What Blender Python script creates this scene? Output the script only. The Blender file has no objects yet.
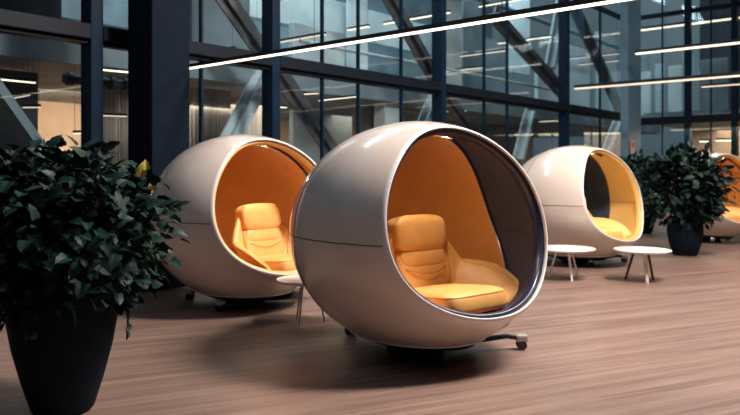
import bpy, bmesh, math, random
from mathutils import Vector, Matrix
random.seed(7)
PI = math.pi
C = bpy.context.scene.collection
sc = bpy.context.scene

# ------------------------------------------------------------------ camera
EYE = 1.335; F = 706.0; HZ = 171.0
cam_d = bpy.data.cameras.new('camera'); cam = bpy.data.objects.new('camera', cam_d); C.objects.link(cam)
cam.location = (0, 0, EYE); cam.rotation_euler = (PI/2, 0, 0)
cam_d.sensor_width = 36; cam_d.lens = F/740*36
cam_d.shift_y = -(207.5-HZ)/740
cam_d.dof.use_dof = True; cam_d.dof.focus_distance = 5.0; cam_d.dof.aperture_fstop = 1.8
cam_d.clip_end = 200
sc.camera = cam
sc.view_settings.view_transform = 'Standard'; sc.view_settings.look = 'None'
sc.view_settings.gamma = 1.0; sc.view_settings.use_curve_mapping = False
sc.view_settings.exposure = 0.0
# ------------------------------------------------------------------ world
w = bpy.data.worlds.new('world'); sc.world = w; w.use_nodes = True
nt = w.node_tree; bg = nt.nodes['Background']
tc = nt.nodes.new('ShaderNodeTexCoord'); sep = nt.nodes.new('ShaderNodeSeparateXYZ')
rp = nt.nodes.new('ShaderNodeValToRGB')
rp.color_ramp.elements[0].position = 0.0; rp.color_ramp.elements[0].color = (.10, .15, .18, 1)
rp.color_ramp.elements[1].position = 0.6; rp.color_ramp.elements[1].color = (.34, .47, .52, 1)
nt.links.new(tc.outputs['Generated'], sep.inputs[0]); nt.links.new(sep.outputs['Z'], rp.inputs[0])
nt.links.new(rp.outputs[0], bg.inputs[0]); bg.inputs[1].default_value = 0.65

def area(name, loc, target, size, power, col, size_y=None):
    d = bpy.data.lights.new(name, 'AREA'); d.energy = power; d.color = col; d.size = size
    if size_y: d.shape = 'RECTANGLE'; d.size_y = size_y
    o = bpy.data.objects.new(name, d); C.objects.link(o); o.location = loc
    o.rotation_euler = (Vector(target)-Vector(loc)).to_track_quat('-Z', 'Y').to_euler()
    return o
area('ceiling_key_fill', (4.0, 4.9, 7.2), (0.6, 5.4, 0), 1.2, 1300, (1, .89, .82), 2.0)
area('ceiling_key_fill', (6.6, 8.8, 7.4), (4.6, 9.4, 0), 2.0, 560, (1, .90, .82), 3.0)
area('ceiling_key_fill', (-1.5, 2.0, 7.4), (0.5, 4.5, 0.5), 3.0, 55, (.42, .68, 1), 3.0)  # cool fill added to lift the dark tones towards navy, no such lamp
# ------------------------------------------------------------------ frame of the facade
D1 = Vector((601, 706, 0)).normalized(); N = Vector((-D1.y, D1.x, 0))
V = 7.7; U = 20.6; HALL = 8.0
def W(u, v, z): return D1*u + N*v + Vector((0, 0, z))
def ray(px, py): return Vector(((px-370)/F, 1, -(py-HZ)/F))
def onv(px, py, v=V):
    r = ray(px, py); t = v/r.dot(N); p = r*t; return Vector((p.x, p.y, p.z+EYE))
def onu(px, py, u=U):
    r = ray(px, py); t = u/r.dot(D1); p = r*t; return Vector((p.x, p.y, p.z+EYE))
def uof(px, v=V): return onv(px, HZ, v).dot(D1)
def vof(px, u=U): return onu(px, HZ, u).dot(N)
def atd(px, py, d): r = ray(px, py)*d; return Vector((r.x, r.y, r.z+EYE))

# ------------------------------------------------------------------ materials
MATS = {}
def mat(name, col, rough=.5, metal=0., var=.12, scale=6., spec=.5, coat=0., bump=0., emit=None, es=0., col2=None, stretch=None, sheen=0):
    if name in MATS: return MATS[name]
    m = bpy.data.materials.new(name); m.use_nodes = True; t = m.node_tree; b = t.nodes['Principled BSDF']
    tc = t.nodes.new('ShaderNodeTexCoord'); mp = t.nodes.new('ShaderNodeMapping'); nz = t.nodes.new('ShaderNodeTexNoise')
    nz.inputs['Scale'].default_value = scale; nz.inputs['Detail'].default_value = 5
    if stretch: mp.inputs['Scale'].default_value = stretch
    r = t.nodes.new('ShaderNodeValToRGB')
    c2 = col2 or tuple(min(1, c*(1+var)) for c in col); c1 = col if col2 else tuple(c*(1-var) for c in col)
    r.color_ramp.elements[0].position = .35; r.color_ramp.elements[1].position = .65
    r.color_ramp.elements[0].color = (*c1, 1); r.color_ramp.elements[1].color = (*c2, 1)
    t.links.new(tc.outputs['Object'], mp.inputs[0]); t.links.new(mp.outputs[0], nz.inputs['Vector'])
    t.links.new(nz.outputs['Fac'], r.inputs[0]); t.links.new(r.outputs[0], b.inputs['Base Color'])
    b.inputs['Roughness'].default_value = rough; b.inputs['Metallic'].default_value = metal
    b.inputs['Specular IOR Level'].default_value = spec; b.inputs['Coat Weight'].default_value = coat
    b.inputs['Coat Roughness'].default_value = .08
    if sheen: b.inputs['Sheen Weight'].default_value = sheen
    if bump:
        bp = t.nodes.new('ShaderNodeBump'); bp.inputs['Strength'].default_value = bump; bp.inputs['Distance'].default_value = .01
        n2 = t.nodes.new('ShaderNodeTexNoise'); n2.inputs['Scale'].default_value = scale*12; n2.inputs['Detail'].default_value = 3
        t.links.new(tc.outputs['Object'], n2.inputs['Vector']); t.links.new(n2.outputs['Fac'], bp.inputs['Height'])
        t.links.new(bp.outputs[0], b.inputs['Normal'])
    if emit: b.inputs['Emission Color'].default_value = (*emit, 1); b.inputs['Emission Strength'].default_value = es
    MATS[name] = m; return m

def wood_floor():
    m = bpy.data.materials.new('wood_floor'); m.use_nodes = True; t = m.node_tree; b = t.nodes['Principled BSDF']
    tc = t.nodes.new('ShaderNodeTexCoord'); mp = t.nodes.new('ShaderNodeMapping')
    mp.inputs['Rotation'].default_value = (0, 0, -math.radians(24))
    t.links.new(tc.outputs['Object'], mp.inputs[0])
    def noise(sx, sy, det=4):
        k = t.nodes.new('ShaderNodeMapping'); k.inputs['Scale'].default_value = (sx, sy, 1)
        n = t.nodes.new('ShaderNodeTexNoise'); n.inputs['Scale'].default_value = 1; n.inputs['Detail'].default_value = det
        t.links.new(mp.outputs[0], k.inputs[0]); t.links.new(k.outputs[0], n.inputs['Vector']); return n
    a = noise(.7, 42); c = noise(.35, 9); d = noise(3, 160, 2)
    br = t.nodes.new('ShaderNodeTexBrick'); br.inputs['Scale'].default_value = 1
    br.inputs['Brick Width'].default_value = 1.5; br.inputs['Row Height'].default_value = .13; br.inputs['Mortar Size'].default_value = .0025
    br.inputs['Color1'].default_value = (.42, .42, .42, 1); br.inputs['Color2'].default_value = (.62, .62, .62, 1); br.inputs['Mortar'].default_value = (.18, .18, .18, 1)
    t.links.new(mp.outputs[0], br.inputs['Vector'])
    def mathn(op, x, y, v=None):
        n = t.nodes.new('ShaderNodeMath'); n.operation = op; t.links.new(x, n.inputs[0])
        if v is None: t.links.new(y, n.inputs[1])
        else: n.inputs[1].default_value = v
        return n.outputs[0]
    s = mathn('ADD', a.outputs['Fac'], c.outputs['Fac'])
    s = mathn('ADD', s, mathn('MULTIPLY', d.outputs['Fac'], None, .6))
    s = mathn('ADD', s, mathn('MULTIPLY', br.outputs['Color'], None, .45))
    s = mathn('MULTIPLY', s, None, 1/3.05)
    r = t.nodes.new('ShaderNodeValToRGB'); e = r.color_ramp.elements
    e[0].position = .38; e[0].color = (.105, .064, .052, 1); e[1].position = .62; e[1].color = (.315, .206, .160, 1)
    t.links.new(s, r.inputs[0]); t.links.new(r.outputs[0], b.inputs['Base Color'])
    b.inputs['Roughness'].default_value = .38; b.inputs['Specular IOR Level'].default_value = .45
    bp = t.nodes.new('ShaderNodeBump'); bp.inputs['Strength'].default_value = .12; bp.inputs['Distance'].default_value = .005
    t.links.new(s, bp.inputs['Height']); t.links.new(bp.outputs[0], b.inputs['Normal'])
    return m
def glass_mat(name, tint=(.90, .94, .95), ior=1.9):
    m = bpy.data.materials.new(name); m.use_nodes = True; t = m.node_tree; t.nodes.clear()
    o = t.nodes.new('ShaderNodeOutputMaterial'); mx = t.nodes.new('ShaderNodeMixShader')
    tr = t.nodes.new('ShaderNodeBsdfTransparent'); tr.inputs[0].default_value = (*tint, 1)
    gl = t.nodes.new('ShaderNodeBsdfGlossy'); gl.inputs['Roughness'].default_value = .02; gl.inputs[0].default_value = (.85, .92, .95, 1)
    tc = t.nodes.new('ShaderNodeTexCoord'); nz = t.nodes.new('ShaderNodeTexNoise'); nz.inputs['Scale'].default_value = .9
    bp = t.nodes.new('ShaderNodeBump'); bp.inputs['Strength'].default_value = .04; bp.inputs['Distance'].default_value = .08
    t.links.new(tc.outputs['Object'], nz.inputs['Vector']); t.links.new(nz.outputs['Fac'], bp.inputs['Height']); t.links.new(bp.outputs[0], gl.inputs['Normal'])
    fr = t.nodes.new('ShaderNodeLayerWeight'); fr.inputs[0].default_value = .5
    pw = t.nodes.new('ShaderNodeMath'); pw.operation = 'POWER'; pw.inputs[1].default_value = 3.5; t.links.new(fr.outputs['Facing'], pw.inputs[0])
    ma = t.nodes.new('ShaderNodeMath'); ma.operation = 'MULTIPLY_ADD'; ma.inputs[1].default_value = .6; ma.inputs[2].default_value = .04; t.links.new(pw.outputs[0], ma.inputs[0])
    t.links.new(ma.outputs[0], mx.inputs[0]); t.links.new(tr.outputs[0], mx.inputs[1]); t.links.new(gl.outputs[0], mx.inputs[2])
    t.links.new(mx.outputs[0], o.inputs[0]); return m
M_floor = wood_floor(); M_glass = glass_mat('facade_glass')
M_shell = mat('pod_shell', (.70, .585, .51), rough=.24, coat=.6, var=.03, scale=2)
M_lip = mat('pod_lip', (.74, .68, .66), rough=.42, coat=.2, var=.03)
M_seam = mat('seam_dark', (.06, .05, .055), rough=.6)
M_navy = mat('navy_gloss', (.010, .020, .05), rough=.32, coat=.15, var=.2)
M_char = mat('charcoal_felt', (.036, .033, .046), rough=.7, bump=.2)
M_orange = mat('orange_fabric', (.56, .225, .040), rough=.75, bump=.25, var=.06, scale=5, sheen=.1)
M_leather = mat('orange_leather', (.80, .41, .125), rough=.42, bump=.10, var=.06, scale=7)
M_leather_d = mat('orange_leather_shell', (.50, .20, .04), rough=.55, bump=.2, var=.08)
M_yellow = mat('yellow_fabric', (.70, .43, .13), rough=.6, bump=.15, var=.05)
M_yel_lip = mat('yellow_lip', (.72, .42, .13), rough=.35, coat=.3, var=.04)
M_dkfab = mat('dark_blue_fabric', (.016, .022, .034), rough=.7, bump=.1)
M_white = mat('white_laminate', (.80, .76, .71), rough=.3, var=.03)
M_wmetal = mat('white_metal', (.78, .74, .72), rough=.3, var=.03)
M_cream = mat('cream_leg', (.72, .60, .50), rough=.4)
M_chrome = mat('grey_metal', (.48, .45, .43), rough=.3, metal=.4)
M_black = mat('black_metal', (.012, .016, .026), rough=.4)
M_frame = mat('facade_frame', (.004, .016, .034), rough=.5, spec=.10, var=.15)
M_frame2 = mat('facade_transom', (.005, .009, .016), rough=.5, spec=.15, var=.15)
M_col = mat('column_paint', (.0045, .0095, .018), rough=.7, spec=.06, var=.1)
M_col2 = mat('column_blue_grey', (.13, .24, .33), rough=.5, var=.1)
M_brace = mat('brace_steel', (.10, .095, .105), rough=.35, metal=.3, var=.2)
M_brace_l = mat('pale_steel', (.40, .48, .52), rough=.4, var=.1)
M_pot = mat('pot_navy', (.0035, .009, .017), rough=.6, spec=.10, var=.2)
M_soil = mat('soil', (.02, .015, .012), rough=.95)
M_stem = mat('stem', (.035, .045, .025), rough=.7)
M_ceil = mat('ceiling_dark', (.02, .026, .034), rough=.8)
M_wall = mat('hall_wall', (.05, .06, .075), rough=.7)
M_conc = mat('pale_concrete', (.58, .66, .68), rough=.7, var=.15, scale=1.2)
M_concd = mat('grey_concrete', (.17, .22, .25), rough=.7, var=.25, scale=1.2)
M_warmw = mat('warm_wall', (.52, .42, .34), rough=.8, var=.15, scale=.8)
M_curt = mat('curtain', (.50, .46, .42), rough=.9, var=.25, scale=1.5, stretch=(14, 14, .4))
M_lamp = mat('lamp_warm', (1, .9, .75), emit=(1, .84, .62), es=1.9)
M_lamp_main = mat('lamp_main', (1, .92, .8), emit=(1, .87, .64), es=2.6)
M_lamp_dim = mat('lamp_dim', (1, .9, .75), emit=(1, .74, .55), es=.9)
M_leds = mat('lamp_pod', (1, .8, .5), emit=(1, .75, .45), es=.35)

def leaf_mat(name, c1, c2, rough=.6):
    m = mat(name, c1, col2=c2, rough=rough, scale=7, spec=.18); return m
M_leaf = leaf_mat('leaf_dark', (.003, .015, .013), (.010, .036, .026), .5)
M_leaf_b = leaf_mat('leaf_mid', (.004, .014, .012), (.013, .036, .026), .5)
M_leaf_y = leaf_mat('leaf_yellow', (.50, .42, .07), (.62, .50, .10))

# ------------------------------------------------------------------ mesh helpers
class MB:
    def __init__(s): s.v = []; s.f = []
    def add(s, vs, fs):
        o = len(s.v); s.v += [tuple(x) for x in vs]; s.f += [tuple(i+o for i in f) for f in fs]; return s
    def hexa(s, c):   # c: 8 corners, bottom loop then top loop
        return s.add(c, [(3,2,1,0),(4,5,6,7),(0,1,5,4),(1,2,6,5),(2,3,7,6),(3,0,4,7)])
    def box(s, c, d, M=None):
        x, y, z = c; a, b, h = d[0]/2, d[1]/2, d[2]/2
        p = [Vector(q) for q in ((x-a,y-b,z-h),(x+a,y-b,z-h),(x+a,y+b,z-h),(x-a,y+b,z-h),(x-a,y-b,z+h),(x+a,y-b,z+h),(x+a,y+b,z+h),(x-a,y+b,z+h))]
        if M: p = [M@q for q in p]
        return s.hexa(p)
    def uvz(s, u0, u1, v0, v1, z0, z1):
        return s.hexa([W(u0,v0,z0),W(u1,v0,z0),W(u1,v1,z0),W(u0,v1,z0),W(u0,v0,z1),W(u1,v0,z1),W(u1,v1,z1),W(u0,v1,z1)])
    def bar(s, a, b, w, h, up=(0,0,1)):
        a, b = Vector(a), Vector(b); d = (b-a).normalized(); sd = d.cross(Vector(up))
        if sd.length < 1e-4: sd = d.cross(Vector((1,0,0)))
        sd.normalize(); u = sd.cross(d)
        sd *= w/2; u *= h/2
        return s.hexa([a-sd-u, b-sd-u, b+sd-u, a+sd-u, a-sd+u, b-sd+u, b+sd+u, a+sd+u])
    def tube(s, pts, r, n=8, closed=False, caps=True):
        pts = [Vector(p) for p in pts]; L = len(pts); vs = []; 
        ref = None
        for i, p in enumerate(pts):
            if closed: d = pts[(i+1) % L]-pts[i-1]
            else: d = pts[min(i+1, L-1)]-pts[max(i-1, 0)]
            d.normalize()
            if ref is None:
                ref = d.orthogonal().normalized()
            ref = (ref-d*ref.dot(d)).normalized(); q = d.cross(ref)
            rr = r[i] if isinstance(r, (list, tuple)) else r
            for k in range(n):
                a = 2*PI*k/n; vs.append(p+(ref*math.cos(a)+q*math.sin(a))*rr)
        fs = []
        for i in range(L if closed else L-1):
            j = (i+1) % L
            for k in range(n):
                fs.append((i*n+k, i*n+(k+1) % n, j*n+(k+1) % n, j*n+k))
        if not closed and caps: fs += [tuple(range(n))[::-1], tuple((L-1)*n+k for k in range(n))]
        return s.add(vs, fs)
    def lathe(s, prof, n=48, c=(0,0,0)):
        vs = []; fs = []
        for r, z in prof:
            for k in range(n):
                a = 2*PI*k/n; vs.append((c[0]+r*math.cos(a), c[1]+r*math.sin(a), c[2]+z))
        for i in range(len(prof)-1):
            for k in range(n):
                fs.append((i*n+k, i*n+(k+1) % n, (i+1)*n+(k+1) % n, (i+1)*n+k))
        if prof[0][0] > 1e-5: fs.append(tuple(range(n))[::-1])
        if prof[-1][0] > 1e-5: fs.append(tuple((len(prof)-1)*n+k for k in range(n)))
        return s.add(vs, fs)
    def pillow(s, size, M=Matrix(), e=.35, n=18, puff=0.):
        # rounded cushion: superellipsoid
        a, b, c = size[0]/2, size[1]/2, size[2]/2; vs = []; fs = []; m = 2*n
        def P(x, k): return math.copysign(abs(x)**k, x)
        for i in range(n+1):
            t = -PI/2+PI*i/n
            for j in range(m):
                p = 2*PI*j/m
                ct = P(math.cos(t), e*1.6)
                x = ct*P(math.cos(p), e); y = ct*P(math.sin(p), e); z = P(math.sin(t), e*1.6)
                z *= 1+puff*(1-x*x)*(1-y*y)
                vs.append(M@Vector((a*x, b*y, c*z)))
        for i in range(n):
            for j in range(m):
                fs.append((i*m+j, i*m+(j+1) % m, (i+1)*m+(j+1) % m, (i+1)*m+j))
        return s.add(vs, fs)
    def build(s, name, m, parent=None, smooth=False, bevel=0., angle=40, segs=2):
        me = bpy.data.meshes.new(name); me.from_pydata(s.v, [], s.f); me.materials.append(m); 
        bm = bmesh.new(); bm.from_mesh(me); bmesh.ops.remove_doubles(bm, verts=bm.verts, dist=1e-6)
        bmesh.ops.dissolve_degenerate(bm, dist=1e-6, edges=bm.edges)
        bmesh.ops.recalc_face_normals(bm, faces=bm.faces)
        if bevel:
            es = [e for e in bm.edges if len(e.link_faces) == 2 and e.calc_face_angle(0) > .6]
            bmesh.ops.bevel(bm, geom=es, offset=bevel, segments=segs, affect='EDGES', profile=.5)
        if smooth:
            for f in bm.faces: f.smooth = True
            for e in bm.edges:
                if len(e.link_faces) == 2 and e.calc_face_angle(0) > math.radians(angle): e.smooth = False
        bm.to_mesh(me); bm.free()
        o = bpy.data.objects.new(name, me); C.objects.link(o)
        if parent: o.parent = parent
        return o
def empty(name, loc=(0,0,0), rz=0):
    o = bpy.data.objects.new(name, None); C.objects.link(o); o.location = loc; o.rotation_euler = (0,0,rz); o.empty_display_size = .2
    return o
def tag(o, label, cat, group=None, kind=None):
    o['label'] = label; o['category'] = cat
    if group: o['group'] = group
    if kind: o['kind'] = kind
    return o
def struct(o): o['kind'] = 'structure'; return o
def copy_tree(o, parent=None):
    c = o.copy(); C.objects.link(c)
    if parent: c.parent = parent
    for ch in o.children: copy_tree(ch, c)
    return c

# ================================================================== SETTING
fl = MB().uvz(-8, U+7, -10, V+9, -.15, 0).build('floor', M_floor); struct(fl)
struct(MB().uvz(-8, U, -10, V, HALL, HALL+.3).build('ceiling', M_ceil))
struct(MB().uvz(-8.3, -8, -10, V, 0, HALL).build('wall_left', M_wall))
struct(MB().uvz(-8, U, -10.3, -10, 0, HALL).build('wall_back', M_wall))
TZ0, TZ1 = 2.78, 3.0           # transom
MAIN = [-8, -2.5, uof(92), uof(160), uof(271), uof(439), uof(564), U]
THIN = {1: [1.0], 3: [uof(201)], 4: [uof(322), uof(358), uof(401)], 5: [uof(484), uof(507)], 6: [uof(600)]}
def window(idx, k, u0, u1, thin):
    e = struct(empty('window_%d' % idx, W((u0+u1)/2, V, 0), math.atan2(D1.y, D1.x)))
    inv = e.matrix_basis.inverted() if False else (Matrix.Translation(W((u0+u1)/2, V, 0)) @ Matrix.Rotation(math.atan2(D1.y, D1.x), 4, 'Z')).inverted()
    def loc(mb): mb.v = [tuple(inv@Vector(p)) for p in mb.v]; return mb
    f = MB(); f.uvz(u0-.075, u0+.075, V-.12, V+.12, 0, HALL); f.uvz(u0+.075, u1-.075, V-.06, V+.06, 0, .10); f.uvz(u0+.075, u1-.075, V-.06, V+.06, HALL-.12, HALL)
    f.uvz(u0+.075, u1-.075, V-.05, V+.05, 5.7, 5.82)
    loc(f).build('window_frame', M_frame, e, bevel=.008)
    t = MB(); t.uvz(u0+.075, u1-.075, V-.13, V+.1, TZ0+.05, TZ1); t.uvz(u0+.075, u1-.075, V-.07, V+.07, TZ0, TZ0+.05)
    loc(t).build('transom', M_frame2, e, bevel=.01)
    for q in thin: loc(MB().uvz(q-.016, q+.016, V-.03, V+.03, .1, HALL-.12)).build('mullion', M_frame, e)
    for z0, z1 in ((.10, TZ0), (TZ1, 5.7), (5.82, HALL-.12)):
        loc(MB().uvz(u0+.075, u1-.075, V-.004, V+.004, z0, z1)).build('pane', M_glass, e)
for k in range(len(MAIN)-1): window(k+1, k, MAIN[k], MAIN[k+1], THIN.get(k, []))
# right wall (perpendicular to the facade)
def window_r(idx, v0, v1, thin):
    mtx = Matrix.Translation(W(U, (v0+v1)/2, 0)) @ Matrix.Rotation(math.atan2(D1.y, D1.x), 4, 'Z')
    e = struct(empty('window_%d' % idx, W(U, (v0+v1)/2, 0), math.atan2(D1.y, D1.x))); inv = mtx.inverted()
    def loc(mb): mb.v = [tuple(inv@Vector(p)) for p in mb.v]; return mb
    f = MB(); f.uvz(U-.12, U+.12, v0-.07, v0+.07, 0, HALL); f.uvz(U-.06, U+.06, v0+.07, v1-.07, 0, .1); f.uvz(U-.06, U+.06, v0+.07, v1-.07, 5.7, 5.82)
    loc(f).build('window_frame', M_frame, e, bevel=.008)
    loc(MB().uvz(U-.1, U+.1, v0+.07, v1-.07, 2.66, 2.86)).build('transom', M_frame2, e, bevel=.01)
    for q in thin: loc(MB().uvz(U-.03, U+.03, q-.018, q+.018, .1, HALL)).build('mullion', M_frame, e)
    for z0, z1 in ((.10, 2.66), (2.86, 5.7), (5.82, HALL)):
        loc(MB().uvz(U-.004, U+.004, v0+.07, v1-.07, z0, z1)).build('pane', M_glass, e)
vb = [vof(638), vof(688), vof(735), vof(735)-2.4, -3, -6.5, -10][::-1]
for k in range(len(vb)-1): window_r(8+k, vb[k], vb[k+1], [(vb[k]+vb[k+1])/2])

# columns
def column(name, c, wu, wv, m, label):
    mb = MB(); mb.uvz(-wu/2, wu/2, -wv/2, wv/2, 0.0, HALL)
    o = mb.build(name, m, bevel=.012); o.location = W(c[0], c[1], 0)
    tag(o, label, 'column'); return o
VC = 7.15
u0, u1 = uof(152, VC-.25), uof(190, VC-.25)
column('column', ((u0+u1)/2, VC), u1-u0, .50, M_col, 'thick dark navy column behind the left egg pod, in front of the glass')
u0, u1 = uof(628, V-.9), uof(641, V-.9)
cc = column('column', ((u0+u1)/2, V-.8), u1-u0, .2, M_col2, 'tall blue grey column at the far corner of the hall above the plants')

# ================================================================== BEYOND THE GLASS
def brace(p, q, wd, m, label, v=V+.45, grp='diagonal braces behind the glass wall'):
    if m is M_brace_l: v += .32
    if p in ((275, 66), (442, 92)): v += .7
    a, b = onv(*p, v), onv(*q, v); mid = (a+b)/2
    mb = MB(); mb.bar(a-mid, b-mid, .10, wd, up=N)
    d = (b-a).normalized(); nn = d.cross(N).normalized()
    for s_ in (-1, 1): mb.bar(a-mid+nn*s_*wd/2, b-mid+nn*s_*wd/2, .03, .16, up=nn)
    o = mb.build('steel_brace', m); o.location = mid
    tag(o, label, 'brace', None); return o
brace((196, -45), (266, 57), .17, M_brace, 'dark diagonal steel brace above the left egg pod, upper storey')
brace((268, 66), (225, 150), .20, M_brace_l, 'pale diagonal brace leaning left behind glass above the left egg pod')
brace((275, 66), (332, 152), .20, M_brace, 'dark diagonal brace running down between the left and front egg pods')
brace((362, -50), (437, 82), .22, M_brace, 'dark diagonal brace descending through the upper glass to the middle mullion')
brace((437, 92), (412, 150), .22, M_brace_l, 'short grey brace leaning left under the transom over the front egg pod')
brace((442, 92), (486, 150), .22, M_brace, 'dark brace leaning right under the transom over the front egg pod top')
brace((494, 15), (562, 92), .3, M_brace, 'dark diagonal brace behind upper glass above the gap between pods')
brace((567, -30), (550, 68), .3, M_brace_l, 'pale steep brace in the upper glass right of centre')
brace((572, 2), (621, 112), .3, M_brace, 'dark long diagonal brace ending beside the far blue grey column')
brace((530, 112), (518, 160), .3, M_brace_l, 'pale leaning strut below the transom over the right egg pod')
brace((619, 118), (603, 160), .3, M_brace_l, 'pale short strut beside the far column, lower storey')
# slab between the storeys, facing hall, with inner walls
struct(MB().uvz(-8, U+7, V+1.3, V+7, 2.75, 3.05).build('trim_1', M_concd))
struct(MB().uvz(-8, U+7, V+6.6, V+6.9, 0, 2.75).build('wall_front', M_warmw))
struct(MB().uvz(-8, U+7, V+8.6, V+9, 0, 9).build('wall_right', M_concd))
def slab(u0, u1, v0, v1, z0, z1, m, name, label, cat):
    o = MB().uvz(-(u1-u0)/2, (u1-u0)/2, -(v1-v0)/2, (v1-v0)/2, 0, z1-z0).build(name, m, bevel=.01)
    o.location = W((u0+u1)/2, (v0+v1)/2, z0); tag(o, label, cat); return o
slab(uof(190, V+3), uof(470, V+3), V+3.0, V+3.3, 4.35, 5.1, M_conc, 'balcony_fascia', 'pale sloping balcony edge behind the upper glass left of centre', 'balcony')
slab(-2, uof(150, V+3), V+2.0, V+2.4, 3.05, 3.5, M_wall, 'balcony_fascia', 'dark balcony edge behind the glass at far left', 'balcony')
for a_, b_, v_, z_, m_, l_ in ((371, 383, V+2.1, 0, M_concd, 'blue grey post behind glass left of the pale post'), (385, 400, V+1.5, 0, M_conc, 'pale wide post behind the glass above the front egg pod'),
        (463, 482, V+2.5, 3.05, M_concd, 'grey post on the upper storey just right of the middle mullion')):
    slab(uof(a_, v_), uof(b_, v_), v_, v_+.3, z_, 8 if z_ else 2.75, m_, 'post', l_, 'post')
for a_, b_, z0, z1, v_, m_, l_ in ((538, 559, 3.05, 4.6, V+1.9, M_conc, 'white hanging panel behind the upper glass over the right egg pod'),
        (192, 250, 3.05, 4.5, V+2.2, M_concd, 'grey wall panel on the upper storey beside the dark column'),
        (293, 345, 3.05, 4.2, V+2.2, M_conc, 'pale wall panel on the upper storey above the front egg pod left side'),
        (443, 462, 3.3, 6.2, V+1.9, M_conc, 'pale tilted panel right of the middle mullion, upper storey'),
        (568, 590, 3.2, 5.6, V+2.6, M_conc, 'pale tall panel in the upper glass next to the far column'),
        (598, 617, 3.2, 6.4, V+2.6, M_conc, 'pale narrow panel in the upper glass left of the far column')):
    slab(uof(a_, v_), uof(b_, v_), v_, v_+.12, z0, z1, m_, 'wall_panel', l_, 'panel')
for a_, b_, z0, z1, v_, m_, l_ in ((-60, 62, 3.05, 6.4, V+1.5, M_ceil, 'added dark panel darkening the room behind the upper glass at the left edge'),  # dark sheet added to keep the upper left room dim
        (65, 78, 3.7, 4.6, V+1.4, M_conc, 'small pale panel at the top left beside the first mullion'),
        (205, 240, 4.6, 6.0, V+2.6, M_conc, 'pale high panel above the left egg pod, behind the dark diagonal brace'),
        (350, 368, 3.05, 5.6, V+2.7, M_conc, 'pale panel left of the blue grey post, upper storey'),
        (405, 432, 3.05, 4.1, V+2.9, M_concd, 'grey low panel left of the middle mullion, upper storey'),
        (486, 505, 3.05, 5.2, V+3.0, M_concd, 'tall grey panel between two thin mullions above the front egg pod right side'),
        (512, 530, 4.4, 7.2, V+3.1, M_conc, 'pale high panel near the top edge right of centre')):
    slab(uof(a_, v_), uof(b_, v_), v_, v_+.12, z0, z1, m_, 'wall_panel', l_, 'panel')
for x0, x1, z_, v_, r_, m_, l_ in ((195, 430, 5.45, V+1.1, .07, M_brace, 'dark horizontal pipe high behind the upper glass, left half'),
        (300, 560, 3.55, V+1.0, .035, M_brace_l, 'thin pale handrail behind the upper glass above the transom'),
        (440, 618, 5.6, V+1.6, .06, M_concd, 'grey horizontal pipe behind the upper glass, right half'),
        (64, 130, 2.45, V+.6, .06, M_wall, 'dark horizontal pipe under the slab behind the glass left of the dark column')):
    a, b = W(uof(x0, v_), v_, z_), W(uof(x1, v_), v_, z_); mid = (a+b)/2
    mb = MB(); mb.tube([a-mid, b-mid], r_, 12)
    for q in range(5):
        p = (a-mid)+(b-a)*(.08+.21*q); mb.tube([p-D1*.03, p+D1*.03], r_*1.35, 12)
    o = mb.build('pipe', m_, smooth=True); o.location = mid; tag(o, l_, 'pipe')
# ground floor partitions and curtains
for a_, b_, v_, m_, l_ in ((191, 231, V+1.9, M_curt, 'cream curtain behind the glass right of the dark column'),
        (232, 262, V+2.6, M_curt, 'beige curtain behind the pale brace over the left egg pod'),
        (293, 352, V+3.2, M_concd, 'grey partition behind the lower glass between the two front egg pods'),
        (403, 437, V+2.2, M_curt, 'warm cream curtain behind the lower glass above the front egg pod'),
        (97, 131, V+2.4, M_curt, 'cream curtain behind the narrow bay left of the dark column'),
        (-80, 38, V+2.2, M_wall, 'added dark partition darkening the room behind the sloping stair side at the left edge'),  # dark sheet added so the lower left stays dim beside the glow
        (445, 520, V+3.5, M_concd, 'grey partition behind the lower glass right of the middle mullion')):
    u0, u1 = uof(a_, v_), uof(b_, v_); uc = (u0+u1)/2
    mb = MB(); n = 60
    if m_ is M_curt:
        vs = []; 
        for i in range(n+1):
            u = u0+(u1-u0)*i/n-uc; dv = .04*math.sin(i*1.3)
            for z, off in ((.03, 0), (2.7, 0), (2.7, .02), (.03, .02)): vs.append(W(u, dv+off, z))
        mb.add(vs, [tuple((i*4+a, i*4+(a+1) % 4, i*4+4+(a+1) % 4, i*4+4+a)) for i in range(n) for a in range(4)])
        o = mb.build('curtain', m_, smooth=True); cat = 'curtain'
    else:
        mb.uvz(u0-uc, u1-uc, 0, .12, 0, 2.7); o = mb.build('partition', m_); cat = 'partition'
    o.location = W(uc, v_, 0); tag(o, l_, cat)
# left stair stringer
mb = MB(); a, b = onv(-60, 10, V+.7), onv(52, 168, V+.7); mid = (a+b)/2
mb.bar(a-mid, b-mid, .1, .30, up=N)
o = mb.build('stair_stringer', M_concd); o.location = mid; tag(o, 'dark sloping stair side behind the glass at the left edge', 'staircase')
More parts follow.
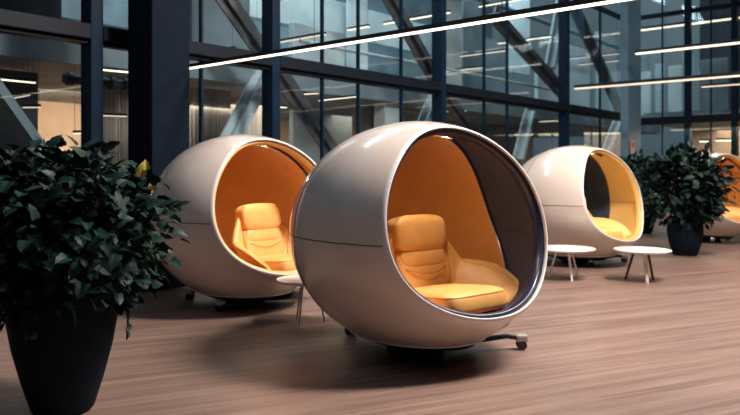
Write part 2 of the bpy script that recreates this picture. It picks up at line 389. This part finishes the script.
# right hand side beyond wall: lit room
struct(MB().uvz(U+.6, U+6.5, -10, V-.3, 2.75, 3.05).build('trim_2', M_concd))
struct(MB().uvz(U+5, U+5.2, -10, V-.3, 0, 2.75).build('trim_3', M_warmw))
struct(MB().uvz(U+6.3, U+6.6, -10, V-.3, 3.05, 14).build('trim_4', M_ceil))
for a_, b_, z0, z1, m_, l_ in ((641, 650, 3.05, 4.4, M_conc, 'pale added panel for a glass reflection beside the far blue grey column'),  # added panels stand in for whitish reflections in the right hand glass
        (655, 663, 3.05, 4.6, M_brace_l, 'narrow pale added panel for a glass reflection above the rear plant'), (668, 681, 3.05, 4.5, M_conc, 'pale grey added panel for a glass reflection above the potted plants'),
        (700, 728, 3.05, 4.6, M_concd, 'wide grey added panel for a glass reflection at the right edge')):
    v0, v1 = vof(b_, U+1.5), vof(a_, U+1.5)
    slab(U+1.5, U+1.6, v0, v1, z0, z1, m_, 'wall_panel', l_, 'panel')
for u_ in (7.5, 12, 18): area('upper_room_fill', W(u_, V+2.2, 8.6), W(u_+.5, V+5, 3), 4, 330, (.72, .93, 1), 1.5)  # fill lights added to brighten the upper storey behind the glass
area('upper_room_fill', W(U+.9, 5.5, 8.4), W(U+2.0, 5.5, 3), 1, 300, (.78, .93, 1), 4)  # added fill brightening the upper panels beyond the right wall
area('far_room_light', W(U+2.5, 5.0, 2.6), W(U+2.6, 5.0, 0), 3, 260, (1, .74, .5), 6)
area('far_room_light', W(14, V+3.5, 2.6), W(14, V+3.6, 0), 5, 150, (1, .78, .56), 2)
area('far_room_light', W(8, V+2.8, 2.6), W(8, V+3.4, 0), 4, 130, (1, .84, .68), 2)
area('far_room_light', W(6.6, V+4.2, 2.6), W(7.0, V+6.4, 0.8), 3, 250, (1, .66, .42), 2)

# ------------------------------------------------------------------ linear pendant lamps
def pendant(a, b, wd, h, m, label, top=HALL, cables=True, name='linear_pendant_light', group=None, nc=3):
    a, b = Vector(a), Vector(b); mid = (a+b)/2
    e = empty(name, mid); a, b = a-mid, b-mid
    tag(e, label, 'lamp', group)
    up = Vector((0, 0, 1))
    MB().bar(a+up*h*.9, b+up*h*.9, wd*1.15, h, up=up).build('housing', M_black, e)
    MB().bar(a+up*h*.2, b+up*h*.2, wd, h*.4, up=up).build('diffuser', m, e)
    if cables:
        for i in range(nc):
            p = a+(b-a)*(.06+.88*i/(nc-1)); 
            MB().tube([p+up*h*1.3, Vector((p.x, p.y, top-mid.z))], .003, 5).build('cable', M_black, e)
    return e
def along_n(xr, yr, xl, vr):
    P = onv(xr, yr, vr); k = (xl-370)/F
    s = (P.x-k*P.y)/(-N.x+k*N.y); return P, P+N*s
# main strip, from near the glass to beyond the camera's right
Pq = onv(190, 68, VC-.25); Pm = Pq+D1*.05+N*(V-.12-(VC-.25))
pendant(Pm, Pm-N*9.5, .034, .04, M_lamp_main, 'long bright strip lamp crossing above the egg pods', nc=5)
for (x, y, v0, L, l_) in ((640, 31, V-.3, 12, 'high strip lamp at top right corner of the photo'),
        (636, 54.5, V-1.3, 12, 'second highest strip lamp to the right of the blue grey column'),
        (575, 89.5, V-.6, 11, 'pinkish strip lamp passing in front of the blue grey column')):
    P = onv(x, y, v0); pendant(P, P-N*L, .10, .07, M_lamp_dim if 'pink' in l_ else M_lamp, l_, nc=4)
P = onv(702, 87.5, 4.9); pendant(P, P-N*3.0, .06, .05, M_lamp_dim, 'short faint strip lamp low at the right edge of the photo')
beh = [(450, 13, 384, .5, M_lamp, 'strip lamp behind glass crossing left of the middle mullion, above the long bright strip'),
 (369, 27, 348, 1.2, M_lamp, 'very short strip lamp behind glass above the front egg pod'),
 (521, 0, 479, .6, M_lamp, 'strip lamp at the top edge right of the middle mullion'),
 (551, 37, 498, .5, M_lamp, 'strip lamp behind the upper glass directly above the right half of the gap between pods'),
 (507, 51, 443, .6, M_lamp_dim, 'faint strip lamp right of the middle mullion, upper of a close pair'),
 (484, 68, 444, .7, M_lamp_dim, 'faint strip lamp right of the middle mullion, lower of a close pair'),
 (325, 35, 253, .5, M_lamp_dim, 'faint strip lamp crossing the second mullion just above the long bright strip'),
 (235, 50, 195, .9, M_lamp_dim, 'faint strip lamp beside the dark column above the long bright strip'),
 (619, 61, 579, .8, M_lamp_dim, 'strip lamp behind the glass left of the blue grey column, lower of two'),
 (619, 54, 570, .5, M_lamp_dim, 'strip lamp behind the glass left of the blue grey column, upper of two')]
for xr, yr, xl, dv, m_, l_ in beh:
    a, b = along_n(xr, yr, xl, V+dv); pendant(a, b, .06, .04, m_, l_, nc=2, top=8.5)
low = [((320, 101), (357, 97), 1.0, M_lamp, 'warm strip lamp behind the lower glass just left of the front egg pod top'),
 ((250, 106), (286, 108), 1.1, M_lamp, 'small bright strip lamp right behind the second mullion'),
 ((294, 95), (318, 94), 1.4, M_lamp, 'warm strip lamp under the transom right of the second mullion'),
 ((0, 80), (35, 83.5), .9, M_lamp, 'bright strip lamp behind the glass at the left edge of the photo'),
 ((98, 70), (130, 73), .9, M_lamp_main, 'bright strip lamp in the narrow bay left of the dark column'),
 ((97, 116), (126, 117), 1.3, M_lamp_dim, 'faint low strip lamp in the narrow bay left of the dark column'),
 ((74, 134), (87, 134), 1.5, M_lamp, 'tiny strip lamp just above the leaves of the large plant'),
 ((12, 99), (29, 96), 1.0, M_lamp_dim, 'tiny dim rising strip lamp near the left edge'),
 ((23, 108), (40, 108), 1.2, M_lamp_dim, 'tiny dim level strip lamp over the large plant'),
 ((540, 122), (560, 121), 1.3, M_lamp, 'warm strip lamp behind the lower glass above the right egg pod'),
 ((516, 135), (532, 135), 1.3, M_lamp, 'small strip lamp low behind glass left of the right egg pod top'),
 ((443, 112), (466, 111), 1.3, M_lamp_dim, 'warm strip lamp low behind glass right of the middle mullion')]
for p, q, dv, m_, l_ in low:
    pendant(onv(*p, V+dv), onv(*q, V+dv), .05, .035, m_, l_, nc=2, top=2.75)
for p, q, l_ in (((700, 142), (711, 142), 'small strip lamp behind the far right glass above the plant, left of two'), ((716, 141), (735, 141), 'small strip lamp behind the far right glass above the plant, right of two')):
    pendant(onu(*p, U+1.2), onu(*q, U+1.2), .1, .06, M_lamp_main, l_, nc=2, top=2.75)
# small notice on far column
e = empty('notice_plate', onv(632.5, 147, V-.96)); tag(e, 'small pinkish notice plate on the blue grey column', 'sign')
e.rotation_euler = (0, 0, math.atan2(D1.y, D1.x))
MB().box((0, 0, 0), (.26, .02, .36)).build('plate', mat('notice_paper', (.62, .40, .36), rough=.6), e, bevel=.005)
MB().box((0, -.012, .06), (.18, .006, .12)).build('red_field', mat('notice_red', (.5, .12, .09), rough=.6), e)

# ================================================================== EGG PODS
A_, B_, ZC, BY = 1.08, .835, .870, .895
TILT = math.radians(17); THC = math.radians(53.2)
mx_ = Vector((math.cos(TILT), 0, math.sin(TILT))); my_ = Vector((0, 1, 0)); mz_ = mx_.cross(my_)*1.0
if mz_.z < 0: mz_ = -mz_
def dlt(ph):
    q = abs((ph+PI) % (2*PI)-PI)
    return .085*math.exp(-((q-2.15)/.60)**2)-.035*math.exp(-((q-.9)/.5)**2)
def ell(th, ph, r, zc=ZC):
    th = th+dlt(ph)*max(0, min(1, (PI-th)/(PI-THC)))
    # ph = 0 up, PI/2 -> +y side
    p = (mx_*math.cos(th)+(mz_*math.cos(ph)+my_*math.sin(ph))*math.sin(th))*r
    return Vector((p.x*A_, p.y*BY, p.z*B_+zc))
def pod_surface(prof, name, m, parent, n=96, cap_end=False):
    """prof: function(ph) -> list of (th, r)"""
    mb = MB(); vs = []; fs = []
    L = None
    for k in range(n):
        ph = 2*PI*k/n; pr = prof(ph); L = len(pr)
        vs += [ell(t, ph, r) for t, r in pr]
    for k in range(n):
        j = (k+1) % n
        for i in range(L-1): fs.append((k*L+i, k*L+i+1, j*L+i+1, j*L+i))
    mb.add(vs, fs); return mb.build(name, m, parent, smooth=True, angle=50)
def lin(a, b, n): return [a+(b-a)*i/(n-1) for i in range(n)]
def make_pod(cfg, root):
    T = THC
    # outer shell (goes round the back) + thickness return
    pod_surface(lambda ph: [(t, 1.0) for t in lin(T, PI, 44)], 'outer_shell', M_shell, root)
    lip = [(T+.012, 1.0)]+[(T-.020*math.sin(PI*i/10)**.8, 1.0-.026*i/10) for i in range(11)]+[(T+.012, .974)]
    pod_surface(lambda ph: lip, 'rim', M_lip, root)
    gk = [(T+.012, .976)]+[(T+.004-.026*math.sin(PI*i/12)+.016*i/12, .972-.062*i/12) for i in range(13)]+[(T+.040, .908), (T+.045, .926)]
    pod_surface(lambda ph: gk, 'gasket', cfg['gasket'], root)
    tb = cfg['tb']
    band = pod_surface(lambda ph: [(t, .926) for t in lin(T+.015, T+tb(ph)+.05, 12)], 'front_band', cfg['band'], root)
    pod_surface(lambda ph: [(T+tb(ph), .926), (T+tb(ph), .90)]+[(T+tb(ph)+.008*q, .90-.006*q) for q in (.4, 1)], 'divider_strip', cfg['div'], root)
    pod_surface(lambda ph: [(T+tb(ph)+.008, .894)]+[(t, .89) for t in lin(T+tb(ph)+.02, PI, 30)], 'back_lining', cfg['liner'], root)
    # seams on the outer shell
    m = M_seam
    def edge_ring(r, q=100):
        return [ell(T+.0, 2*PI*i/q, r) for i in range(q)]
    # horizontal seam: z = ZC
    pts = []
    for i in range(181):
        a = 2*PI*i/180; x, y = math.cos(a), math.sin(a)
        uv = Vector((x, y, 0)); tt = math.acos(max(-1, min(1, uv.dot(mx_)))); pp = math.atan2(uv.y, uv.dot(mz_))
        if tt > T+dlt(pp)-.004: pts.append((a, Vector((x*A_*1.0006, y*BY*1.0006, ZC))))
    pts = [p for a, p in sorted(pts)]
    s = MB().tube(pts, .0032, 5).build('shell_seam', m, root)
    k = .30; pts = []; rr = math.sqrt(1-k*k)*1.0006
    pts = [Vector((-k*A_, rr*BY*math.sin(2*PI*i/120), ZC+rr*B_*math.cos(2*PI*i/120))) for i in range(120)]
    MB().tube(pts, .0036, 5, closed=True).build('shell_seam', m, root)
    # interior seam on band, both flanks
    for sg in (-1, 1):
        ps = []
        for t in lin(T+.01, T+.6, 24):
            # find ph where z==ZC
            lo, hi = .2, PI-.01
            for _ in range(40):
                md = (lo+hi)/2
                if ell(t, md, .922).z > ZC: lo = md
                else: hi = md
            if t < T+tb(sg*lo): ps.append(ell(t, sg*lo, .921))
        if len(ps) > 2: MB().tube(ps, .003, 5).build('lining_seam', m, root)
    # vertical seam in the lining
    for q in cfg.get('lseam', []):
        ps = [ell(t, q, .886) for t in lin(T+tb(q)+.04, 2.9, 24)]
        MB().tube(ps, .003, 5).build('lining_seam', cfg['seamc'], root)
    # recessed lamp on top inside
    lm = empty('reading_lamp'); lm.parent = root
    ps = [ell(T+.14, a, .905) for a in lin(-.42, .42, 15)]
    MB().tube(ps, .016, 8).build('lamp_housing', M_black, lm)
    ps = [ell(T+.14, a, .886) for a in lin(-.25, .25, 9)]
    MB().tube(ps, .006, 6).build('lamp_diffuser', M_leds, lm)
    # base: dark bowl under the shell, pale trim line, central pedestal, legs on casters
    base = empty('base_frame'); base.parent = root
    zt = .15; q = 60; vs = []; fs = []; rows = 14
    kt = math.acos((ZC-zt)/(B_*1.006))
    for i in range(rows+1):
        a = kt*i/rows
        for k in range(q): vs.append((A_*1.006*math.sin(a)*math.cos(2*PI*k/q), BY*1.006*math.sin(a)*math.sin(2*PI*k/q), ZC-B_*1.006*math.cos(a)))
    for i in range(rows):
        for k in range(q): fs.append((i*q+k, i*q+(k+1) % q, (i+1)*q+(k+1) % q, (i+1)*q+k))
    MB().add(vs, fs).build('base_bowl', M_black, base, smooth=True)
    rk = math.sin(kt)*1.01
    MB().tube([(A_*rk*math.cos(2*PI*i/90), BY*rk*math.sin(2*PI*i/90), zt) for i in range(90)], .006, 8, closed=True).build('base_trim', M_wmetal, base, smooth=True)
    MB().lathe([(0, .002), (.20, .002), (.22, .010), (.22, .025), (.18, .05), (.16, .07), (0, .07)], 40).build('pedestal', M_black, base, smooth=True)
    iv = Matrix.Rotation(root.rotation_euler.z, 3, 'Z').inverted()
    for x, y in cfg['feet']:
        p = iv@Vector((x, y, 0)); r = p.length; d = p.normalized(); sd = Vector((-d.y, d.x, 0)); a = math.atan2(d.y, d.x)
        ft = empty('caster'); ft.parent = base
        MB().tube([d*.25+Vector((0, 0, .05)), d*(r*.62)+Vector((0, 0, .075)), d*(r*.86)+Vector((0, 0, .10)), d*r+Vector((0, 0, .085))], [.024, .022, .020, .020], 8).build('arm', M_black, ft, smooth=True)
        q2 = d*r
        MB().box((0, 0, 0), (.09, .075, .055), Matrix.Translation(q2+Vector((0, 0, .085)))@Matrix.Rotation(a, 4, 'Z')).build('fork', M_chrome, ft, bevel=.014)
        for s_ in (-1, 1):
            c = q2+sd*.024*s_+Vector((0, 0, .037))
            MB().tube([c-sd*.012, c+sd*.012], .035, 20).build('wheel', M_char, ft, smooth=True)
def Rm(loc, ry=0, rx=0, rz=0):
    return Matrix.Translation(Vector(loc))@Matrix.Rotation(rz, 4, 'Z')@Matrix.Rotation(ry, 4, 'Y')@Matrix.Rotation(rx, 4, 'X')
def make_chair(cfg, root, off=(0, 0, 0), rot=0):
    before = set(root.children)
    lea, dk = cfg['leather'], cfg['leather_d']
    # seat
    seat = MB().pillow((.60, .56, .17), Rm((.24, 0, .475), ry=-.09), e=.30, puff=.12, n=22).build('seat', lea, root, smooth=True, angle=80)
    pts = []
    for i in range(60):
        a = 2*PI*i/60; P = lambda x, k: math.copysign(abs(x)**k, x)
        pts.append(Rm((.24, 0, .475), ry=-.09)@Vector((.292*P(math.cos(a), .3), .272*P(math.sin(a), .3), .048)))
    MB().tube(pts, .005, 5, closed=True).build('piping', dk, seat, smooth=True)
    # lower back cushion in two lobes with a curved seam
    bk = MB().pillow((.15, .48, .40), Rm((-.03, 0, .655), ry=-.28), e=.38, puff=0, n=22).build('backrest', lea, root, smooth=True, angle=80)
    MB().pillow((.13, .44, .19), Rm((-.032, 0, .735), ry=-.30), e=.45, n=16).build('lumbar_roll', lea, bk, smooth=True, angle=80)
    Mb = Rm((.052, 0, .745), ry=-.30)
    MB().tube([Mb@Vector((-.016-.03*(y/.21)**4, y, -.112+.06*(abs(y)/.21)**2)) for y in lin(-.21, .21, 25)], .003, 6).build('back_seam', dk, bk, smooth=True)
    hd = MB().pillow((.16, .48, .27), Rm((-.06, 0, .905), ry=-.14), e=.36, n=22).build('headrest', lea, root, smooth=True, angle=80)
    P = lambda x, k: math.copysign(abs(x)**k, x)
    Mh = Rm((-.06, 0, .905), ry=-.14)
    MB().tube([Mh@Vector((.045, .228*P(math.cos(2*PI*i/60), .36), .122*P(math.sin(2*PI*i/60), .5))) for i in range(60)], .004, 5, closed=True).build('piping', dk, hd, smooth=True)
    # wrap-around shell: back, wings and flared arms
    n = 72; hN = 14; vs = []; fs = []
    S = 2.02
    def sh(s, h, out):
        # s angle, 0 = back centre, + -> +y
        a = abs(s)/S
        top = 1.01 if a < .26 else 1.01-(1.01-.70)*min(1, ((a-.26)/.24))
        if a > .5: top = .70-.20*((a-.5)/.5)**2.5
        z = .36+(top-.36)*h
        rx = .38; ry = .34
        fl = (.02+.12*max(0, min(1, (a-.25)/.45)))*h**1.4 + (-.11*(1-h)**2)
        x = .27-math.cos(s)*(rx+fl); y = math.sin(s)*(ry+fl)
        if a > .55: x += .03*((a-.55)/.45)
        th = .028*(1-.3*h)
        x += -math.cos(s)*th*out; y += math.sin(s)*th*out
        return Vector((x, y, z))
    # closed cross-section, inner up then outer down, rounded top
    sec = [(h, -1) for h in lin(0, .98, hN)]+[(1.0, -.6), (1.012, 0), (1.0, .6)]+[(h, 1) for h in lin(.98, 0, hN)]
    L = len(sec)
    for i in range(n+1):
        s = -S+2*S*i/n; ed = min(1, min(i, n-i)/3+.15)
        for h, o in sec: vs.append(sh(s, h if h < .9 else .9+(h-.9)*1.0, o*ed))
    for i in range(n):
        for j in range(L): fs.append((i*L+j, i*L+(j+1) % L, (i+1)*L+(j+1) % L, (i+1)*L+j))
    fs += [tuple(range(L)), tuple(n*L+j for j in range(L))[::-1]]
    MB().add(vs, fs).build('chair_shell', cfg['wrap'], root, smooth=True, angle=60)
    # padded arms lying on the shell flare
    for sg in (-1, 1):
        ps = []; n2 = 22; m2 = 10; vs = []; fs = []
        for i in range(n2+1):
            f = i/n2; s = sg*(.95+1.05*f)
            wv = math.sin(PI*min(1, max(0, f*.96+.02)))**.35
            for j in range(m2+1):
                g = j/m2; p = sh(s, .12+.84*g, -1)
                inw = Vector((math.cos(s), -math.sin(s), .35)).normalized()
                vs.append(p+inw*(.055*wv*math.sin(PI*(.04+.92*g))**.45))
        a0 = len(vs)
        for i in range(n2+1):
            f = i/n2; s = sg*(.95+1.05*f)
            for j in range(m2+1):
                vs.append(sh(s, .12+.84*j/m2, -.4))
        w_ = m2+1
        for b0 in (0, a0):
            for i in range(n2):
                for j in range(m2): fs.append((b0+i*w_+j, b0+i*w_+j+1, b0+(i+1)*w_+j+1, b0+(i+1)*w_+j))
        for i in range(n2):
            for j in (0, m2): fs.append((i*w_+j, (i+1)*w_+j, a0+(i+1)*w_+j, a0+i*w_+j))
        for j in range(m2):
            for i in (0, n2): fs.append((i*w_+j, i*w_+j+1, a0+i*w_+j+1, a0+i*w_+j))
        MB().add(vs, fs).build('armrest_pad', lea, root, smooth=True, angle=80)
    MB().lathe([(0, .30), (.16, .30), (.30, .355), (.34, .40), (0, .40)], 36, (.2, 0, 0)).build('seat_underside', dk, root, smooth=True)
    MB().lathe([(0, cfg.get('pz', .17)), (.20, .17), (.21, .185), (.06, .21), (.045, .31), (0, .31)], 32, (.2, 0, 0)).build('seat_pedestal', M_black, root, smooth=True)
    for o in root.children:
        if o not in before: o.location = off; o.rotation_euler = (0, 0, rot); o.scale = (1.12, 1.12, 1.06)

def const(v): return lambda ph: v
def tb1(ph):  # pod 1: narrow on top, wide on flanks and below
    return .17+.30*math.sin(abs(ph)/2 if abs(ph) <= PI else (2*PI-abs(ph))/2)**1.3
def wrapph(ph): ph = ph % (2*PI); return ph if ph <= PI else 2*PI-ph
cfg1 = dict(lip=M_lip, gasket=M_navy, band=M_char, div=M_navy, liner=M_orange, seamc=M_leather_d, tb=lambda ph: .13+.46*math.exp(-((wrapph(ph)-1.35)/.95)**2)+.10*wrapph(ph)/PI, lseam=[-1.0], feet=[(.79, .02), (-.50, .48), (.1, .7)], pw=8,
            leather=M_leather, leather_d=M_leather_d, wrap=M_leather)
cfg2 = dict(lip=M_yel_lip, gasket=M_yel_lip, band=M_leather_d, div=M_navy, liner=M_orange, seamc=M_leather_d, tb=lambda ph: .20+.15*math.sin(wrapph(ph)/2), lseam=[-1.0], feet=[(-.58, .17), (-.14, -.42), (.5, .3)],
            leather=M_leather, leather_d=M_leather_d, wrap=M_leather)
cfg3 = dict(lip=M_yel_lip, gasket=M_yel_lip, band=M_yellow, div=M_dkfab, liner=M_dkfab, seamc=M_dkfab, tb=lambda ph: .30+.42*math.sin(wrapph(ph)/2)**1.2, lseam=[], feet=[(.10, -.35), (.72, .05), (-.4, .4)],
            leather=M_yellow, leather_d=M_yel_lip, wrap=M_yellow)

def place_pod(px, foot_y, rel, cfg, plabel, cg=0.0, cl=0.08, crot=0, sc_=1.0, chair=True):
    d = EYE*F/(foot_y-HZ); X = (px-370)/F*d
    ang = math.atan2(-d, -X)+math.radians(rel)
    root = empty('egg_pod', (X, d, 0), ang); tag(root, plabel, 'pod chair')
    root.scale = (sc_,)*3
    make_pod(cfg, root)
    if chair:
        make_chair(cfg, root, (cg, cl, -.10), crot)
    # soft lamp of the pod
    lp = Matrix.Translation((X, d, 0))@Matrix.Rotation(ang, 4, 'Z')
    P = lp@(ell(THC+.14, 0, .875)); T = lp@Vector((.15, 0, .5))
    l = area('pod_lamp_light', P, T, .32, cfg.get('pw', 7), (1, .82, .62), .05)
    return root
p1 = place_pod(416, 350, 38.5, cfg1, 'large glossy cream egg pod in the middle front with dark inner band and orange seat', cl=.08, cg=-.02, crot=math.radians(5))
p2 = place_pod(243, 303, 34, cfg2, 'cream egg pod with orange rim and orange seat on the left, behind the front pod', cl=0.19, cg=.08, crot=math.radians(8))
p3 = place_pod(576, 263, 56, cfg3, 'cream egg pod with yellow rim and yellow seat on the right behind two low tables', cl=0)
p4 = place_pod(709, 241, 50, dict(cfg2, pw=7), 'distant cream egg pod with orange inside, partly behind the right potted plant', cl=0)
p5 = place_pod(772, 232, 60, dict(cfg2, pw=3), 'farthest pale egg pod cut by the right edge of the photo', cl=0)

# ================================================================== TABLES
def round_table(loc, r, h, legs, label, rz=0, square=False):
    t = empty('side_table', loc, rz); tag(t, label, 'table')
    if square:
        MB().box((0, 0, h-.014), (r*2, r*1.5, .028)).build('table_top', M_white, t, bevel=.012)
    else:
        MB().lathe([(0, h-.034), (r-.05, h-.034), (r-.006, h-.018), (r, h-.01), (r-.004, h-.001), (r-.012, h), (0, h)], 56).build('table_top', M_white, t, smooth=True)
    MB().lathe([(0, h-.055), (r*.35, h-.055), (r*.4, h-.034), (0, h-.034)], 28).build('mounting_plate', M_black, t)
    for a, m_, rr in legs:
        a = math.radians(a); d = Vector((math.cos(a), math.sin(a), 0))
        MB().tube([d*r*.30+Vector((0, 0, h-.04)), d*r*.58+Vector((0, 0, .012)), d*r*.585], [rr, rr*.8, rr*.8], 10).build('leg', m_, t, smooth=True)
    return t
d = EYE*F/(281-HZ)
round_table(((643-370)/F*d, d+.02, 0), .335, .385, ((150, M_black, .017), (30, M_black, .017), (265, M_cream, .026)), 'round white side table with two black legs and one cream leg, at right')
d = EYE*F/(279-HZ)
round_table(((566-370)/F*d, d+.02, 0), .36, .385, ((275, M_wmetal, .018), (150, M_wmetal, .014), (30, M_wmetal, .014)), 'round white side table with pale legs between the front and right pods')
d = EYE*F/(317-HZ)
t = round_table(((309-370)/F*d, d-.22, 0), .27, .385, ((250, M_chrome, .010), (130, M_chrome, .010), (10, M_chrome, .010)), 'small white side table squeezed between the left and front pods', rz=.0)

# ================================================================== PLANTS
def leaf(mb, base, d, nrm, L, Wd, kind=0):
    d = d.normalized(); s = d.cross(nrm).normalized(); n = s.cross(d)
    if kind == 0:   # lobed ivy leaf
        out = [(0, 0), (.10, .42), (.02, .62), (.30, .66), (.42, .48), (.60, .52), (.80, .30), (1, 0)]
    else:
        out = [(0, 0), (.15, .28), (.35, .46), (.6, .42), (.82, .22), (1, 0)]
    mid = []; rt = []; lt = []
    vs = []
    for t, wv in out:
        c = base+d*L*t-n*(L*.22*t*t); vs.append(c)
        up = n*(Wd*wv*.25)
        vs.append(c+s*Wd*wv+up); vs.append(c-s*Wd*wv+up)
    fs = []
    for i in range(len(out)-1):
        a, b = i*3, i*3+3
        if i == 0: fs += [(a, b+1, b), (a, b, b+2)]
        elif i == len(out)-2: fs += [(a, a+1, b), (a, b, a+2)]
        else: fs += [(a, a+1, b+1, b), (a, b, b+2, a+2)]
    mb.add(vs, fs)
def plant(loc, cz, rad, nleaf, L, pot_r, pot_h, label, name='potted_plant', mleaf=M_leaf, seed=1, kind=0, off=(0, 0), yl=0, prof=None, nclump=26, trail=0):
    rnd = random.Random(seed); t = empty(name, loc); tag(t, label, 'plant')
    pf = prof or [(0, 0), (pot_r*.62, 0), (pot_r*.70, .03), (pot_r*.90, pot_h*.38), (pot_r, pot_h*.72), (pot_r*.99, pot_h*.97), (pot_r*.97, pot_h), (pot_r*.92, pot_h), (pot_r*.90, pot_h*.93), (0, pot_h*.93)]
    MB().lathe(pf, 56).build('pot', M_pot, t, smooth=True)
    MB().lathe([(0, pot_h*.90), (pot_r*.89, pot_h*.90), (pot_r*.88, pot_h*.945), (0, pot_h*.96)], 32).build('soil', M_soil, t, smooth=True)
    c = Vector((off[0], off[1], cz)); fol = MB(); st = MB(); yel = MB()
    clumps = []
    for i in range(nclump):
        while True:
            q = Vector((rnd.uniform(-1, 1), rnd.uniform(-1, 1), rnd.uniform(-1, 1)))
            if .35 < q.length < 1: break
        clumps.append(c+Vector((q.x*rad[0]*.78, q.y*rad[1]*.78, q.z*rad[2]*.78)))
    for q in clumps:
        b = Vector((rnd.uniform(-.4, .4)*pot_r, rnd.uniform(-.4, .4)*pot_r, pot_h*.93)); m_ = (b+q)/2+Vector((0, 0, .1))+Vector((q.x, q.y, 0))*.12
        st.tube([b+(m_-b)*f*2 if f < .5 else m_+(q-m_)*(f*2-1) for f in lin(0, 1, 7)], .006*L/.09, 5)
    for i in range(nleaf):
        q = rnd.choice(clumps)
        o = Vector((rnd.gauss(0, 1), rnd.gauss(0, 1), rnd.gauss(0, 1)))*.26
        p = q+Vector((o.x*rad[0], o.y*rad[1], o.z*rad[2]))
        rel = p-c; e = Vector((rel.x/rad[0], rel.y/rad[1], rel.z/rad[2])).length
        if e > 1.12 or p.z < pot_h*.8 and Vector((p.x, p.y)).length < pot_r*1.1: continue
        out = Vector((rel.x/rad[0], rel.y/rad[1], rel.z/rad[2]*.7+.25)).normalized()
        dr = (out+Vector((rnd.gauss(0, .6), rnd.gauss(0, .6), rnd.gauss(-.25, .5)))).normalized()
        nr = (out+Vector((rnd.gauss(0, .5), rnd.gauss(0, .5), .8))).normalized()
        l = L*rnd.uniform(.6, 1.25)
        leaf(fol, p, dr, nr, l, l*.62, kind)
    for i in range(trail):   # trailing vines hanging over the pot
        a = rnd.uniform(-2.6, .3); r0 = pot_r*1.0
        p0 = Vector((math.cos(a)*r0, math.sin(a)*r0, pot_h)); Lh = rnd.uniform(.15, .45)
        ps = [p0+Vector((math.cos(a)*.05*math.sin(f*2), math.sin(a)*.05*math.sin(f*2), -Lh*f)) for f in lin(0, 1, 8)]
        st.tube(ps, .003, 4)
        for p in ps:
            for _ in range(2):
                dr = Vector((math.cos(a)+rnd.gauss(0, .6), math.sin(a)+rnd.gauss(0, .6), -.8)); nr = Vector((math.cos(a), math.sin(a), .6))
                l = L*rnd.uniform(.45, .8); leaf(fol, p, dr, nr, l, l*.62, kind)
    fol.build('foliage', mleaf, t); st.build('stems', M_stem, t, smooth=True)
    return t, yel
# big plant in the left foreground
d = EYE*F/(410-HZ)
pot_prof = [(0, 0), (.14, 0), (.165, .02), (.215, .18), (.262, .36), (.290, .52), (.30, .66), (.297, .74), (.285, .745), (.275, .72), (0, .70)]
bp, _ = plant(((63-370)/F*d, d, 0), .99, (.60, .55, .45), 4600, .085, .30, .745, 'large dark leafy plant in a tall dark pot at the left foreground', seed=3, off=(.0, 0), nclump=60, trail=6, prof=pot_prof)
mb = MB(); base = atd(143, 178, d)-Vector(bp.location)
for k, (x, y, l) in enumerate(((141, 177, .085), (147, 170, .06), (152, 190, .07))):
    p = atd(x, y, d-.05)-Vector(bp.location); leaf(mb, p, Vector((.15*(-1)**k, -.1, 1)), Vector((.3, -1, .2)), l, l*.5, 0)
mb.build('yellow_leaves', M_leaf_y, bp)['label'] = 'yellowish young leaves at the top'
sp = MB(); lf = MB()
ps = [atd(x, y, d-.02)-Vector(bp.location) for x, y in ((125, 215), (145, 204), (165, 205), (178, 206))]
sp.tube(ps, .004, 5).build('side_stem', M_stem, bp, smooth=True)
for k in range(9):
    p = ps[1]+(ps[3]-ps[1])*(k/8); leaf(lf, p, Vector((1, 0, .5*(-1)**k)), Vector((0, -.7, 1)), .075, .04, 0)
lf.build('side_leaves', M_leaf_b, bp)
# right plant
d = EYE*F/(255-HZ)
plant(((685-370)/F*d, d, 0), 1.08, (.66, .6, .58), 2000, .15, .27, .52, 'bushy plant in a dark round pot in front of the distant egg pod', seed=11, mleaf=M_leaf_b, kind=1, nclump=46)
d = EYE*F/(233-HZ)
plant(((643-370)/F*d, d, 0), 1.12, (.52, .5, .62), 1400, .16, .27, .58, 'bushy plant in a dark pot farther back, just right of the yellow rimmed pod', seed=5, mleaf=M_leaf, kind=1, nclump=40)

# ------------------------------------------------------------------ groups of repeats
GR = {'pod chair': 'egg pods standing in the hall', 'table': 'round white side tables by the pods', 'plant': 'leafy plants in dark pots',
      'brace': 'diagonal braces behind the glass wall', 'panel': 'wall panels behind the upper glass', 'pipe': 'horizontal pipes behind the glass',
      'curtain': 'curtains behind the lower glass', 'partition': 'partitions behind the lower glass', 'post': 'posts behind the glass wall', 'lamp': 'linear strip lamps'}
for o in list(C.objects):
    if o.parent is None and o.get('category') in GR and not o.get('group'): o['group'] = GR[o['category']]
